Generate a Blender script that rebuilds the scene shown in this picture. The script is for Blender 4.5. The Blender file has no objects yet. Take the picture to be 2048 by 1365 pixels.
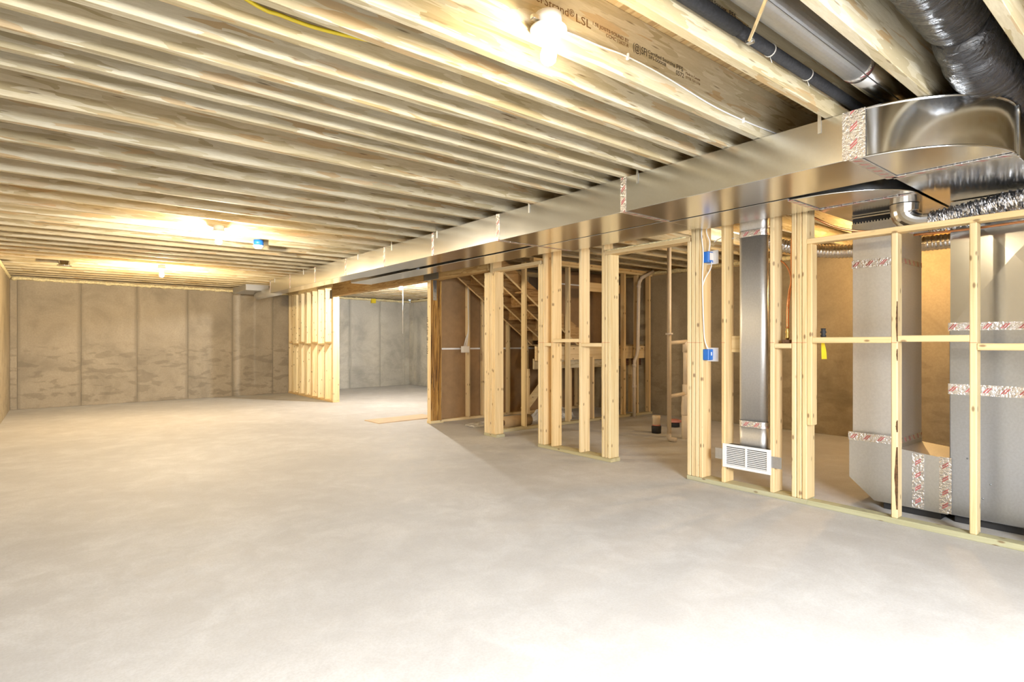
import bpy, bmesh, math, random
from mathutils import Vector, Matrix
random.seed(7)
SC = bpy.context.scene
COL = SC.collection

# ------------------------------------------------------------------ camera
YAW = 0.6772
H = 1.2232
cam_d = bpy.data.cameras.new('camera')
cam_d.sensor_width = 36.0
cam_d.lens = 36.0 * 1136.69 / 2048
cam_d.shift_y = 3.0 / 2048
cam_d.clip_start = 0.02
cam = bpy.data.objects.new('camera', cam_d)
cam.location = (0, 0, H)
cam.rotation_euler = (math.pi / 2, 0, -YAW)
COL.objects.link(cam)
SC.camera = cam

# ------------------------------------------------------------------ world, daylight, exposure
world = bpy.data.worlds.new('world')
SC.world = world
world.use_nodes = True
world.node_tree.nodes['Background'].inputs[0].default_value = (0.75, 0.87, 1.0, 1)
world.node_tree.nodes['Background'].inputs[1].default_value = 1.0
SC.view_settings.view_transform = 'Standard'
SC.view_settings.look = 'None'
SC.view_settings.gamma = 1.0
SC.view_settings.use_curve_mapping = False
SC.view_settings.exposure = 0.2

DAYLIGHT_W = 1000.0
ld = bpy.data.lights.new('daylight', 'AREA')
ld.shape = 'RECTANGLE'
ld.size, ld.size_y = 2.7, 2.0
ld.energy = DAYLIGHT_W
ld.color = (0.93, 0.96, 1.0)
lo = bpy.data.objects.new('daylight', ld)
lo.location = (0.8, -2.55, 1.90)
lo.rotation_euler = (math.radians(44), 0, 0)      # area lamp added as daylight, aimed at +Y through the added opening
COL.objects.link(lo)

W_WARM = (1.0, 0.72, 0.40)
W_SOFT = (1.0, 0.88, 0.71)
W_COOL = (1.0, 0.96, 0.90)
cy = SC.cycles
cy.use_adaptive_sampling = True
cy.adaptive_threshold = 0.05
cy.max_bounces = 6
cy.diffuse_bounces = 4
cy.glossy_bounces = 3
cy.transmission_bounces = 2
cy.caustics_reflective = False
cy.caustics_refractive = False
cy.sample_clamp_indirect = 6.0

# ------------------------------------------------------------------ material helpers
class NT:
    def __init__(s, name):
        s.m = bpy.data.materials.new(name)
        s.m.use_nodes = True
        s.t = s.m.node_tree
        s.b = s.t.nodes['Principled BSDF']
    def n(s, kind, **kw):
        nd = s.t.nodes.new(kind)
        for k, v in kw.items():
            if k.startswith('i_'):
                nd.inputs[k[2:].replace('_', ' ')].default_value = v
            else:
                setattr(nd, k, v)
        return nd
    def l(s, a, b):
        s.t.links.new(a, b)
    def coords(s, scale, kind='Object', rand=True):
        tc = s.n('ShaderNodeTexCoord')
        mp = s.n('ShaderNodeMapping')
        mp.inputs['Scale'].default_value = scale
        src = tc.outputs[kind]
        if rand:
            oi = s.n('ShaderNodeObjectInfo')
            mu = s.n('ShaderNodeMath', operation='MULTIPLY'); mu.inputs[1].default_value = 37.0
            s.l(oi.outputs['Random'], mu.inputs[0])
            cb = s.n('ShaderNodeCombineXYZ')
            for k in range(3): s.l(mu.outputs[0], cb.inputs[k])
            va = s.n('ShaderNodeVectorMath', operation='ADD')
            s.l(src, va.inputs[0]); s.l(cb.outputs[0], va.inputs[1])
            src = va.outputs[0]
        s.l(src, mp.inputs['Vector'])
        return mp.outputs[0]
    def noise(s, vec, scale=1.0, detail=4.0, rough=0.55, dist=0.0):
        nd = s.n('ShaderNodeTexNoise')
        nd.inputs['Scale'].default_value = scale
        nd.inputs['Detail'].default_value = detail
        nd.inputs['Roughness'].default_value = rough
        nd.inputs['Distortion'].default_value = dist
        s.l(vec, nd.inputs['Vector'])
        return nd.outputs['Fac']
    def ramp(s, fac, stops):
        nd = s.n('ShaderNodeValToRGB')
        e = nd.color_ramp.elements
        while len(e) < len(stops): e.new(0.5)
        for k, (p, c) in enumerate(stops):
            e[k].position = p
            e[k].color = (*c, 1) if len(c) == 3 else c
        s.l(fac, nd.inputs[0])
        return nd.outputs[0]
    def mix(s, fac, a, b, mode='MIX'):
        nd = s.n('ShaderNodeMix', data_type='RGBA', blend_type=mode)
        for sock, v in ((nd.inputs[0], fac), (nd.inputs[6], a), (nd.inputs[7], b)):
            if hasattr(v, 'links'): s.l(v, sock)
            elif isinstance(v, (int, float)): sock.default_value = v
            else: sock.default_value = (*v, 1)
        return nd.outputs[2]
    def math(s, op, a, b=None):
        nd = s.n('ShaderNodeMath', operation=op)
        for k, v in enumerate((a, b)):
            if v is None: continue
            if hasattr(v, 'links'): s.l(v, nd.inputs[k])
            else: nd.inputs[k].default_value = v
        return nd.outputs[0]
    def bump(s, fac, strength=0.3, dist=0.01):
        nd = s.n('ShaderNodeBump')
        nd.inputs['Strength'].default_value = strength
        nd.inputs['Distance'].default_value = dist
        s.l(fac, nd.inputs['Height'])
        s.l(nd.outputs[0], s.b.inputs['Normal'])
    def set(s, **kw):
        for k, v in kw.items():
            sock = s.b.inputs[k.replace('_', ' ')]
            if hasattr(v, 'links'): s.l(v, sock)
            elif isinstance(v, tuple): sock.default_value = (*v, 1) if len(v) == 3 else v
            else: sock.default_value = v
        return s.m

def grey(c):  # black/white helper for ramps
    return (c, c, c)

def strand_mat(name, axis, c_lo, c_mid, c_hi, dark=(0.20, 0.12, 0.05), amt=1.0, lng_=7.0, shr_=62.0, mid_pos=0.35):
    """engineered strand lumber: long flakes along an axis"""
    t = NT(name)
    lng, shr = lng_, shr_
    sc = [shr, shr, shr]; sc['XYZ'.index(axis)] = lng
    v = t.coords(tuple(sc))
    wob = t.noise(v, 0.35, 2)
    wv = t.n('ShaderNodeVectorMath', operation='SCALE'); wv.inputs['Scale'].default_value = 1.0
    cb = t.n('ShaderNodeCombineXYZ')
    off = t.math('MULTIPLY', wob, 5.0)
    for k in range(3): t.l(off, cb.inputs[k])
    va = t.n('ShaderNodeVectorMath', operation='ADD')
    t.l(v, va.inputs[0]); t.l(cb.outputs[0], va.inputs[1])
    vo = t.n('ShaderNodeTexVoronoi', feature='F1')
    vo.inputs['Scale'].default_value = 0.55
    vo.inputs['Randomness'].default_value = 1.0
    t.l(va.outputs[0], vo.inputs['Vector'])
    sep = t.n('ShaderNodeSeparateColor'); t.l(vo.outputs['Color'], sep.inputs[0])
    flake = t.ramp(sep.outputs[0], [(0.0, c_lo), (mid_pos, c_mid), (1.0, c_hi)])
    fine = t.noise(v, 2.2, 5, 0.65)
    flake = t.mix(t.ramp(fine, [(0.25, grey(0.5)), (0.75, grey(0.0))]), flake, c_lo)
    # scattered dark strands and gaps
    v2 = t.coords(tuple(x * 0.45 for x in sc))
    vo2 = t.n('ShaderNodeTexVoronoi', feature='F1'); vo2.inputs['Scale'].default_value = 0.7
    t.l(v2, vo2.inputs['Vector'])
    sp2 = t.n('ShaderNodeSeparateColor'); t.l(vo2.outputs['Color'], sp2.inputs[0])
    pick = t.ramp(sp2.outputs[1], [(0.78, grey(0)), (0.80, grey(1))])
    near = t.ramp(vo2.outputs['Distance'], [(0.12, grey(1)), (0.30, grey(0))])
    nz = t.ramp(t.noise(v, 1.2, 3), [(0.48, grey(0)), (0.62, grey(1))])
    dk = t.math('MULTIPLY', t.math('MULTIPLY', pick, near), t.math('MULTIPLY', nz, 0.8 * amt))
    col = t.mix(dk, flake, dark)
    warm = t.ramp(sep.outputs[2], [(0.90, grey(0)), (0.93, grey(0.55 * min(1, amt)))])
    col = t.mix(warm, col, (0.50, 0.31, 0.13))
    # short thin dark strand ends
    v3 = t.coords(tuple(x * 1.6 for x in sc))
    vo3 = t.n('ShaderNodeTexVoronoi', feature='F1'); vo3.inputs['Scale'].default_value = 0.5
    t.l(v3, vo3.inputs['Vector'])
    sp3 = t.n('ShaderNodeSeparateColor'); t.l(vo3.outputs['Color'], sp3.inputs[0])
    p3 = t.ramp(sp3.outputs[0], [(0.80, grey(0)), (0.82, grey(1))])
    n3 = t.ramp(vo3.outputs['Distance'], [(0.10, grey(1)), (0.24, grey(0))])
    col = t.mix(t.math('MULTIPLY', t.math('MULTIPLY', p3, n3), 0.7), col, tuple(x * 0.6 for x in dark))
    oi = t.n('ShaderNodeObjectInfo')
    tint = t.ramp(oi.outputs['Random'], [(0.0, (0.90, 0.88, 0.84)), (0.5, (1, 1, 1)), (1.0, (1.0, 0.94, 0.82))])
    col = t.mix(1.0, col, tint, 'MULTIPLY')
    t.bump(t.math('ADD', sep.outputs[0], fine), 0.25, 0.004)
    return t.set(Base_Color=col, Roughness=0.75)

def lumber_mat(name, axis, c1, c2, knot=(0.16, 0.08, 0.03), knots=True):
    t = NT(name)
    sc = [26.0, 26.0, 26.0]; sc['XYZ'.index(axis)] = 1.1
    v = t.coords(tuple(sc))
    g = t.noise(v, 1.0, 5, 0.6, 0.5)
    col = t.ramp(g, [(0.30, c2), (0.55, c1), (0.75, tuple(min(1, x * 1.06) for x in c1))])
    if knots:
        vk = t.coords((1.0, 1.0, 1.0))
        sx = t.n('ShaderNodeSeparateXYZ'); t.l(vk, sx.inputs[0])
        ai = 'XYZ'.index(axis)
        oth = [q for q in range(3) if q != ai]
        cbk = t.n('ShaderNodeCombineXYZ')
        t.l(t.math('MULTIPLY', sx.outputs[ai], 6.5), cbk.inputs[0])
        t.l(t.math('MULTIPLY', t.math('ADD', sx.outputs[oth[0]], sx.outputs[oth[1]]), 15.0), cbk.inputs[1])
        vo = t.n('ShaderNodeTexVoronoi', feature='F1', voronoi_dimensions='2D'); vo.inputs['Scale'].default_value = 1.0
        t.l(cbk.outputs[0], vo.inputs['Vector'])
        k = t.ramp(vo.outputs['Distance'], [(0.07, grey(1)), (0.15, grey(0))])
        sp = t.n('ShaderNodeSeparateColor'); t.l(vo.outputs['Color'], sp.inputs[0])
        pk = t.ramp(sp.outputs[0], [(0.66, grey(0)), (0.70, grey(1))])
        col = t.mix(t.math('MULTIPLY', k, t.math('MULTIPLY', pk, 0.75)), col, knot)
    oi = t.n('ShaderNodeObjectInfo')
    tint = t.ramp(oi.outputs['Random'], [(0.0, (1.0, 0.93, 0.80)), (0.5, (1, 1, 1)), (1.0, (0.94, 0.96, 0.90))])
    col = t.mix(1.0, col, tint, 'MULTIPLY')
    t.bump(g, 0.10, 0.003)
    return t.set(Base_Color=col, Roughness=0.62)

def metal_mat(name, c, rough, spangle=0.06, bump=0.0):
    t = NT(name)
    v = t.coords((1.0, 1.0, 1.0))
    nz = t.noise(v, 2.2, 3)
    sp = t.noise(v, 70.0, 2)
    col = t.mix(t.ramp(sp, [(0.35, grey(0.0)), (0.65, grey(min(1, spangle * 4)))]), c, tuple(x * 0.84 for x in c))
    r = t.math('ADD', t.math('MULTIPLY', nz, 0.08), rough - 0.04)
    if bump:
        t.bump(t.noise(v, 3.2, 2), bump, 0.02)
    return t.set(Base_Color=col, Metallic=1.0, Roughness=r)

def plain(name, c, rough=0.5, metal=0.0, var=0.10, scale=14.0, bump=0.0):
    t = NT(name)
    v = t.coords((scale, scale, scale))
    g = t.noise(v, 1.0, 4)
    col = t.ramp(g, [(0.3, tuple(x * (1 - var) for x in c)), (0.7, tuple(min(1, x * (1 + var * 0.5)) for x in c))])
    if bump: t.bump(g, bump, 0.01)
    return t.set(Base_Color=col, Metallic=metal, Roughness=rough)

def concrete_floor():
    t = NT('concrete_floor')
    v = t.coords((1, 1, 1), rand=False)
    big = t.noise(v, 0.9, 5, 0.6, 0.8)
    mid = t.noise(v, 5.0, 6, 0.65, 0.5)
    fine = t.noise(v, 90.0, 3, 0.7)
    col = t.ramp(big, [(0.30, (0.53, 0.528, 0.525)), (0.68, (0.665, 0.667, 0.668))])
    col = t.mix(t.ramp(mid, [(0.40, grey(0.42)), (0.66, grey(0.0))]), col, (0.43, 0.422, 0.415))
    col = t.mix(t.ramp(fine, [(0.35, grey(0.22)), (0.6, grey(0.0))]), col, (0.36, 0.34, 0.31))
    r = t.ramp(mid, [(0.3, grey(0.62)), (0.7, grey(0.78))])
    t.bump(t.math('ADD', mid, t.math('MULTIPLY', fine, 0.3)), 0.06, 0.01)
    return t.set(Base_Color=col, Roughness=r, Specular_IOR_Level=0.3)

def concrete_wall(name, c, stain=1.0, horiz='X'):
    t = NT(name)
    v = t.coords((1, 1, 1), kind='Object', rand=True)
    geo = t.n('ShaderNodeNewGeometry')
    sep = t.n('ShaderNodeSeparateXYZ'); t.l(geo.outputs['Position'], sep.inputs[0])
    big = t.noise(v, 1.4, 6, 0.62, 0.6)
    fine = t.noise(v, 40.0, 4, 0.7)
    dk = tuple(x * 0.66 for x in c); lt = tuple(min(1, x * 1.18) for x in c)
    col = t.ramp(big, [(0.28, dk), (0.5, c), (0.74, lt)])
    col = t.mix(t.ramp(fine, [(0.3, grey(0.35)), (0.62, grey(0.0))]), col, tuple(x * 0.6 for x in c))
    # damp patches in the lower half, longer than tall
    mp = t.n('ShaderNodeMapping')
    mp.inputs['Scale'].default_value = (3.2, 3.2, 9.0)
    t.l(v, mp.inputs['Vector'])
    st = t.noise(mp.outputs[0], 1.0, 3, 0.45, 0.3)
    st = t.ramp(st, [(0.54, grey(0)), (0.60, grey(1))])
    zm = t.ramp(t.math('MULTIPLY', sep.outputs['Z'], 0.4), [(0.02, grey(0.9)), (0.42, grey(0.8)), (0.50, grey(0.0))])
    f = t.math('MULTIPLY', t.math('MULTIPLY', st, zm), 0.45 * stain)
    col = t.mix(f, col, tuple(x * 0.42 for x in c))
    tc2 = t.n('ShaderNodeTexCoord')
    s2 = t.n('ShaderNodeSeparateXYZ'); t.l(tc2.outputs['Object'], s2.inputs[0])
    ed = t.math('MAXIMUM', t.math('ABSOLUTE', s2.outputs[0]), t.math('ABSOLUTE', s2.outputs[1]))
    ed = t.math('ADD', ed, t.math('MULTIPLY', t.math('SUBTRACT', big, 0.5), 0.12))
    js = t.ramp(ed, [(0.41, grey(0)), (0.455, grey(0.55)), (0.475, grey(0.55)), (0.478, grey(0))])
    col = t.mix(js, col, tuple(x * 0.55 for x in c))
    t.bump(t.math('ADD', big, t.math('MULTIPLY', fine, 0.35)), 0.12, 0.02)
    return t.set(Base_Color=col, Roughness=0.85)

def tape_mat(name, axis, across, base=(0.74, 0.72, 0.71)):
    """foil tape with slanted red print"""
    t = NT(name)
    tc = t.n('ShaderNodeTexCoord')
    sep = t.n('ShaderNodeSeparateXYZ'); t.l(tc.outputs['Object'], sep.inputs[0])
    a = sep.outputs[axis]; b = sep.outputs[across]
    # slanted dashes: bands along the tape, broken into letters across
    ph = t.math('FRACT', t.math('ADD', t.math('MULTIPLY', a, 11.0), t.math('MULTIPLY', b, 9.0)))
    band = t.ramp(ph, [(0.30, grey(0)), (0.32, grey(1)), (0.66, grey(1)), (0.68, grey(0))])
    ac = t.math('ABSOLUTE', b)
    core = t.ramp(t.math('MULTIPLY', ac, 30.0), [(0.46, grey(1)), (0.56, grey(0))])
    cell = t.math('FRACT', t.math('ADD', t.math('MULTIPLY', a, 66.0), t.math('MULTIPLY', b, 54.0)))
    let = t.ramp(cell, [(0.55, grey(1)), (0.65, grey(0.15))])
    f = t.math('MULTIPLY', t.math('MULTIPLY', band, core), t.math('MULTIPLY', let, 0.85))
    v = t.coords((60, 60, 60))
    nz = t.noise(v, 1.0, 3)
    col = t.mix(f, base, (0.50, 0.05, 0.05))
    t.bump(nz, 0.9, 0.012)
    return t.set(Base_Color=col, Metallic=t.math('SUBTRACT', 0.85, t.math('MULTIPLY', f, 0.8)), Roughness=0.26)

def emit_mat(name, c, s):
    t = NT(name)
    t.b.inputs['Emission Color'].default_value = (*c, 1)
    t.b.inputs['Emission Strength'].default_value = s
    return t.set(Base_Color=(0.9, 0.88, 0.84), Roughness=0.3)

SL, SM, SH = (0.42, 0.35, 0.21), (0.60, 0.53, 0.375), (0.72, 0.67, 0.53)
M = {}
M['strand_x'] = strand_mat('strand_joist', 'X', SL, SM, SH)
M['strand_y'] = strand_mat('strand_beam', 'Y', (0.36, 0.22, 0.08), (0.50, 0.32, 0.12), (0.62, 0.44, 0.20))
M['subfloor'] = strand_mat('osb_subfloor', 'Y', (0.38, 0.26, 0.13), (0.56, 0.42, 0.22), (0.68, 0.55, 0.33), amt=1.4)
M['rim_osb'] = strand_mat('dark_osb', 'X', (0.07, 0.03, 0.02), (0.12, 0.05, 0.03), (0.20, 0.10, 0.06))
M['psl'] = strand_mat('parallel_strand_post', 'Z', (0.07, 0.03, 0.008), (0.48, 0.25, 0.055), (0.70, 0.43, 0.12), dark=(0.06, 0.03, 0.01), amt=1.6, lng_=6.0, shr_=150.0, mid_pos=0.55)
L1, L2 = (0.80, 0.64, 0.385), (0.66, 0.48, 0.24)
M['stud'] = lumber_mat('stud_lumber', 'Z', L1, L2)
M['lum_x'] = lumber_mat('lumber_along_x', 'X', L1, L2)
M['lum_y'] = lumber_mat('lumber_along_y', 'Y', L1, L2)
M['bark'] = plain('bark_wane', (0.14, 0.07, 0.03), 0.9, var=0.6, scale=60, bump=0.5)
M['treated_y'] = lumber_mat('treated_plate_y', 'Y', (0.48, 0.46, 0.31), (0.37, 0.34, 0.21))
M['treated_x'] = lumber_mat('treated_plate_x', 'X', (0.56, 0.50, 0.32), (0.42, 0.36, 0.20))
M['stringer'] = strand_mat('stringer_lumber', 'X', (0.24, 0.13, 0.05), (0.40, 0.24, 0.09), (0.54, 0.36, 0.16))
M['floor'] = concrete_floor()
M['wall'] = concrete_wall('concrete_wall', (0.36, 0.31, 0.235))
M['wall_grey'] = concrete_wall('concrete_wall_grey', (0.54, 0.53, 0.48), 0.4)
M['wall_tan'] = concrete_wall('concrete_wall_tan', (0.40, 0.33, 0.22), 0.6)
M['foam'] = plain('spray_foam', (0.86, 0.76, 0.46), 0.9, var=0.3, scale=40, bump=0.6)
M['galv'] = metal_mat('galvanized_sheet', (0.74, 0.74, 0.73), 0.22)
M['galv_soft'] = metal_mat('galvanized_satin', (0.68, 0.69, 0.70), 0.42, 0.10)
M['galv_shiny'] = metal_mat('galvanized_shiny', (0.80, 0.81, 0.82), 0.16, 0.04, bump=0.15)
M['galv_dull'] = metal_mat('galvanized_dull', (0.55, 0.55, 0.54), 0.6)
M['galv_matte'] = metal_mat('galvanized_matte', (0.76, 0.76, 0.76), 0.50, 0.10)
M['furnace'] = metal_mat('furnace_cabinet_steel', (0.55, 0.58, 0.63), 0.34, 0.12)
M['strap'] = metal_mat('strap_steel', (0.30, 0.32, 0.34), 0.45, 0.05)
M['foil'] = metal_mat('foil_flex', (0.86, 0.86, 0.88), 0.20, 0.05, bump=0.3)
for ax in 'XYZ':
    for ac in 'XYZ':
        if ax != ac: M['tape_' + ax + ac] = tape_mat('foil_tape_%s%s' % (ax.lower(), ac.lower()), 'XYZ'.index(ax), 'XYZ'.index(ac))
M['card'] = plain('brown_fibre_sheathing', (0.36, 0.225, 0.11), 0.85, var=0.14, scale=9)
M['white'] = plain('white_paint', (0.86, 0.86, 0.86), 0.35, var=0.03)
M['white_plastic'] = plain('white_plastic', (0.82, 0.80, 0.75), 0.4, var=0.04)
M['blue'] = plain('blue_plastic', (0.02, 0.17, 0.62), 0.4, var=0.10)
M['black_foam'] = plain('black_pipe_foam', (0.045, 0.047, 0.055), 0.85, var=0.3, scale=80, bump=0.3)
M['black'] = plain('black_rubber', (0.02, 0.02, 0.022), 0.6, var=0.2)
M['pvc'] = plain('cream_pvc', (0.80, 0.68, 0.52), 0.35, var=0.06)
M['pvc_w'] = plain('white_pvc', (0.80, 0.73, 0.66), 0.35, var=0.06)
M['pink'] = plain('pink_primer', (0.55, 0.22, 0.18), 0.5, var=0.2)
M['copper'] = metal_mat('copper', (0.72, 0.32, 0.14), 0.28)
M['brass'] = metal_mat('brass', (0.70, 0.50, 0.18), 0.30)
M['yellow'] = plain('yellow_plastic', (0.80, 0.62, 0.03), 0.45, var=0.06)
M['ply'] = plain('plywood_sheet', (0.66, 0.50, 0.32), 0.7, var=0.10, scale=5)
M['board_tube'] = plain('cardboard_tube', (0.44, 0.30, 0.15), 0.8, var=0.10)
M['poly'] = plain('clear_poly_sheet', (0.62, 0.62, 0.60), 0.22, var=0.2, scale=12, bump=0.8)
M['ink'] = plain('black_ink', (0.05, 0.035, 0.02), 0.8, var=0.1)
M['ink_brown'] = plain('brown_ink', (0.16, 0.08, 0.025), 0.8, var=0.1)
M['redline'] = plain('red_laser', (0.55, 0.16, 0.08), 0.9, var=0.1)  # laser light drawn as a red surface colour
M['frame_white'] = plain('door_frame_white', (0.8, 0.8, 0.8), 0.4, var=0.03)

def wrap_mat():
    t = NT('black_plastic_wrap')
    v = t.coords((14, 3, 14))
    g = t.noise(v, 1.6, 4, 0.6, 1.5)
    t.bump(g, 0.6, 0.02)
    return t.set(Base_Color=(0.03, 0.031, 0.036), Roughness=0.13, Specular_IOR_Level=0.9)
M['wrap'] = wrap_mat()

# ------------------------------------------------------------------ object helpers
def put(o, parent=None):
    COL.objects.link(o)
    if parent is not None:
        o.parent = parent
        p = parent; off = Vector((0, 0, 0))
        while p is not None:
            off += p.location; p = p.parent
            if p is not None: break
        o.matrix_parent_inverse = Matrix.Identity(4)
    return o

def wloc(o):
    v = Vector(o.location); p = o.parent
    while p is not None:
        v += Vector(p.location); p = p.parent
    return v

def link(name, me, loc, mat, parent=None, rot=None):
    o = bpy.data.objects.new(name, me)
    COL.objects.link(o)
    if mat is not None and not me.materials: me.materials.append(mat)
    loc = Vector(loc)
    if parent is not None:
        o.parent = parent
        loc = loc - wloc(parent)
    o.location = loc
    if rot is not None: o.rotation_euler = rot
    return o

def tag(o, label, cat=None, group=None, kind=None):
    o['label'] = label
    if cat: o['category'] = cat
    if group: o['group'] = group
    if kind: o['kind'] = kind
    return o

def thing(name, loc, label, cat, group=None, kind=None):
    o = bpy.data.objects.new(name, None)
    o.empty_display_size = 0.1
    COL.objects.link(o)
    o.location = loc
    return tag(o, label, cat, group, kind)

_cache = {}
def box_mesh(dx, dy, dz, mat, bev):
    key = (round(dx, 4), round(dy, 4), round(dz, 4), mat.name, bev)
    if key in _cache: return _cache[key]
    bm = bmesh.new()
    bmesh.ops.create_cube(bm, size=1.0)
    bmesh.ops.scale(bm, vec=(dx, dy, dz), verts=bm.verts)
    if bev:
        bmesh.ops.bevel(bm, geom=bm.edges[:], offset=min(bev, min(dx, dy, dz) * 0.4), segments=1, affect='EDGES')
    me = bpy.data.meshes.new('box')
    bm.to_mesh(me); bm.free()
    me.materials.append(mat)
    _cache[key] = me
    return me

def box(name, x0, x1, y0, y1, z0, z1, mat, parent=None, bev=0.003, rot=None):
    m = M[mat] if isinstance(mat, str) else mat
    me = box_mesh(x1 - x0, y1 - y0, z1 - z0, m, bev)
    return link(name, me, ((x0 + x1) / 2, (y0 + y1) / 2, (z0 + z1) / 2), None, parent, rot)

def mesh_obj(name, verts, faces, mat, parent=None, smooth=False, loc=None):
    c = Vector(loc) if loc is not None else sum((Vector(v) for v in verts), Vector()) / len(verts)
    me = bpy.data.meshes.new(name)
    me.from_pydata([tuple(Vector(v) - c) for v in verts], [], faces)
    me.materials.append(M[mat] if isinstance(mat, str) else mat)
    if smooth:
        for p in me.polygons: p.use_smooth = True
    bm = bmesh.new(); bm.from_mesh(me)
    bmesh.ops.recalc_face_normals(bm, faces=bm.faces)
    bm.to_mesh(me); bm.free()
    return link(name, me, c, None, parent)

def prism(name, poly, axis, a0, a1, mat, parent=None):
    """poly in the plane normal to axis, extruded from a0 to a1; for X poly is (y,z), for Y (x,z), for Z (x,y)"""
    def p3(p, a):
        return {'X': (a, p[0], p[1]), 'Y': (p[0], a, p[1]), 'Z': (p[0], p[1], a)}[axis]
    n = len(poly)
    vs = [p3(p, a0) for p in poly] + [p3(p, a1) for p in poly]
    fs = [tuple(range(n)), tuple(range(2 * n - 1, n - 1, -1))]
    fs += [(k, (k + 1) % n, n + (k + 1) % n, n + k) for k in range(n)]
    return mesh_obj(name, vs, fs, mat, parent)

def smooth_path(pts, sub=6):
    pts = [Vector(p) for p in pts]
    if len(pts) < 3: return pts
    out = []
    P = [pts[0] * 2 - pts[1]] + pts + [pts[-1] * 2 - pts[-2]]
    for k in range(1, len(P) - 2):
        a, b, c, d = P[k - 1:k + 3]
        for q in range(sub):
            t = q / sub
            out.append(0.5 * ((2 * b) + (c - a) * t + (2 * a - 5 * b + 4 * c - d) * t * t + (3 * b - a - 3 * c + d) * t ** 3))
    out.append(pts[-1])
    return out

def tube(name, pts, r, mat, parent=None, seg=10, closed=True, smooth=True, flat=None, jitter=0.0):
    """r is a number or function of arc fraction"""
    pts = [Vector(p) for p in pts]
    n = len(pts)
    L = [0.0]
    for k in range(1, n): L.append(L[-1] + (pts[k] - pts[k - 1]).length)
    tan = []
    for k in range(n):
        a = pts[max(k - 1, 0)]; b = pts[min(k + 1, n - 1)]
        tan.append((b - a).normalized())
    up = Vector((0, 0, 1)) if abs(tan[0].z) < 0.9 else Vector((1, 0, 0))
    u = tan[0].cross(up).normalized()
    vs, fs = [], []
    for k in range(n):
        u = (u - tan[k] * u.dot(tan[k])).normalized()
        w = tan[k].cross(u)
        rr = rr0 = r(L[k], L[k] / max(L[-1], 1e-6)) if callable(r) else r
        for s in range(seg):
            a = 2 * math.pi * s / seg
            fa = flat if flat else 1.0
            if jitter: rr = rr0 + random.uniform(-jitter, jitter)
            vs.append(pts[k] + u * math.cos(a) * rr + w * math.sin(a) * rr * fa)
    for k in range(n - 1):
        for s in range(seg):
            s2 = (s + 1) % seg
            fs.append((k * seg + s, k * seg + s2, (k + 1) * seg + s2, (k + 1) * seg + s))
    if closed:
        fs.append(tuple(range(seg)))
        fs.append(tuple(range((n - 1) * seg, n * seg)))
    return mesh_obj(name, vs, fs, mat, parent, smooth)

def lathe(name, prof, base, mat, parent=None, seg=20, axis='Z', smooth=True):
    """prof: list of (radius, height) from base point along axis"""
    base = Vector(base)
    vs, fs = [], []
    for (r, h) in prof:
        for s in range(seg):
            a = 2 * math.pi * s / seg
            p = (r * math.cos(a), r * math.sin(a), h)
            if axis == 'X': p = (p[2], p[0], p[1])
            if axis == 'Y': p = (p[0], p[2], p[1])
            vs.append(base + Vector(p))
    n = len(prof)
    for k in range(n - 1):
        for s in range(seg):
            s2 = (s + 1) % seg
            fs.append((k * seg + s, k * seg + s2, (k + 1) * seg + s2, (k + 1) * seg + s))
    fs.append(tuple(range(seg))); fs.append(tuple(range((n - 1) * seg, n * seg)))
    return mesh_obj(name, vs, fs, mat, parent, smooth)

def text(name, body, loc, size, rot, mat, parent, ext=0.0006, align='LEFT', squash=1.0):
    cu = bpy.data.curves.new('txt', 'FONT')
    cu.body = body; cu.size = size; cu.extrude = ext; cu.align_x = align
    cu.resolution_u = 3
    to = bpy.data.objects.new('txt', cu)
    COL.objects.link(to)
    dg = bpy.context.evaluated_depsgraph_get()
    me = bpy.data.meshes.new_from_object(to.evaluated_get(dg))
    bpy.data.objects.remove(to)
    if squash != 1.0:
        for v in me.vertices: v.co.x *= squash
    me.materials.clear(); me.materials.append(M[mat])
    o_ = link(name, me, loc, None, parent, rot)
    o_['kind'] = 'stuff'
    return o_

# =================================================================== STRUCTURE
JZ0, JZ1 = 2.435, 2.737      # joist bottom and top
G = 0.4064; Y0 = 2.7594; JT = 0.044
XP = 4.407                   # front face of the bearing stud walls

fl = box('floor', -0.86, 8.22, -2.0, 15.1, -0.15, 0.0, 'floor', None, 0)
tag(fl, 'light grey trowelled concrete slab floor', 'floor', kind='structure')

# --- left wall
wl = box('wall_left', -0.86, -0.64, -2.0, 13.86, 0.0, 2.37, 'wall_tan', None, 0)
tag(wl, 'poured concrete foundation wall along the left edge', 'wall', kind='structure')
box('sill_plate', -0.84, -0.66, -2.0, 13.8, 2.37, 2.435, 'lum_y', wl)
box('rim_board', -0.86, -0.70, -2.0, 13.8, 2.435, 2.737, 'strand_y', wl)

def foam_bead(name, p0, p1, r, parent, n=60):
    pts = []
    a, b = Vector(p0), Vector(p1)
    for k in range(n + 1):
        q = a.lerp(b, k / n)
        pts.append(q + Vector((random.uniform(-1, 1), random.uniform(-1, 1), random.uniform(-1, 1))) * r * 0.22)
    return tube(name, pts, lambda L, f: r * (0.85 + 0.3 * math.sin(L * 31) * math.sin(L * 13 + 1)), 'foam', parent, 8)
foam_bead('foam_seal', (-0.64, 2.0, 2.40), (-0.64, 13.7, 2.40), 0.032, wl, 120)

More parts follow.
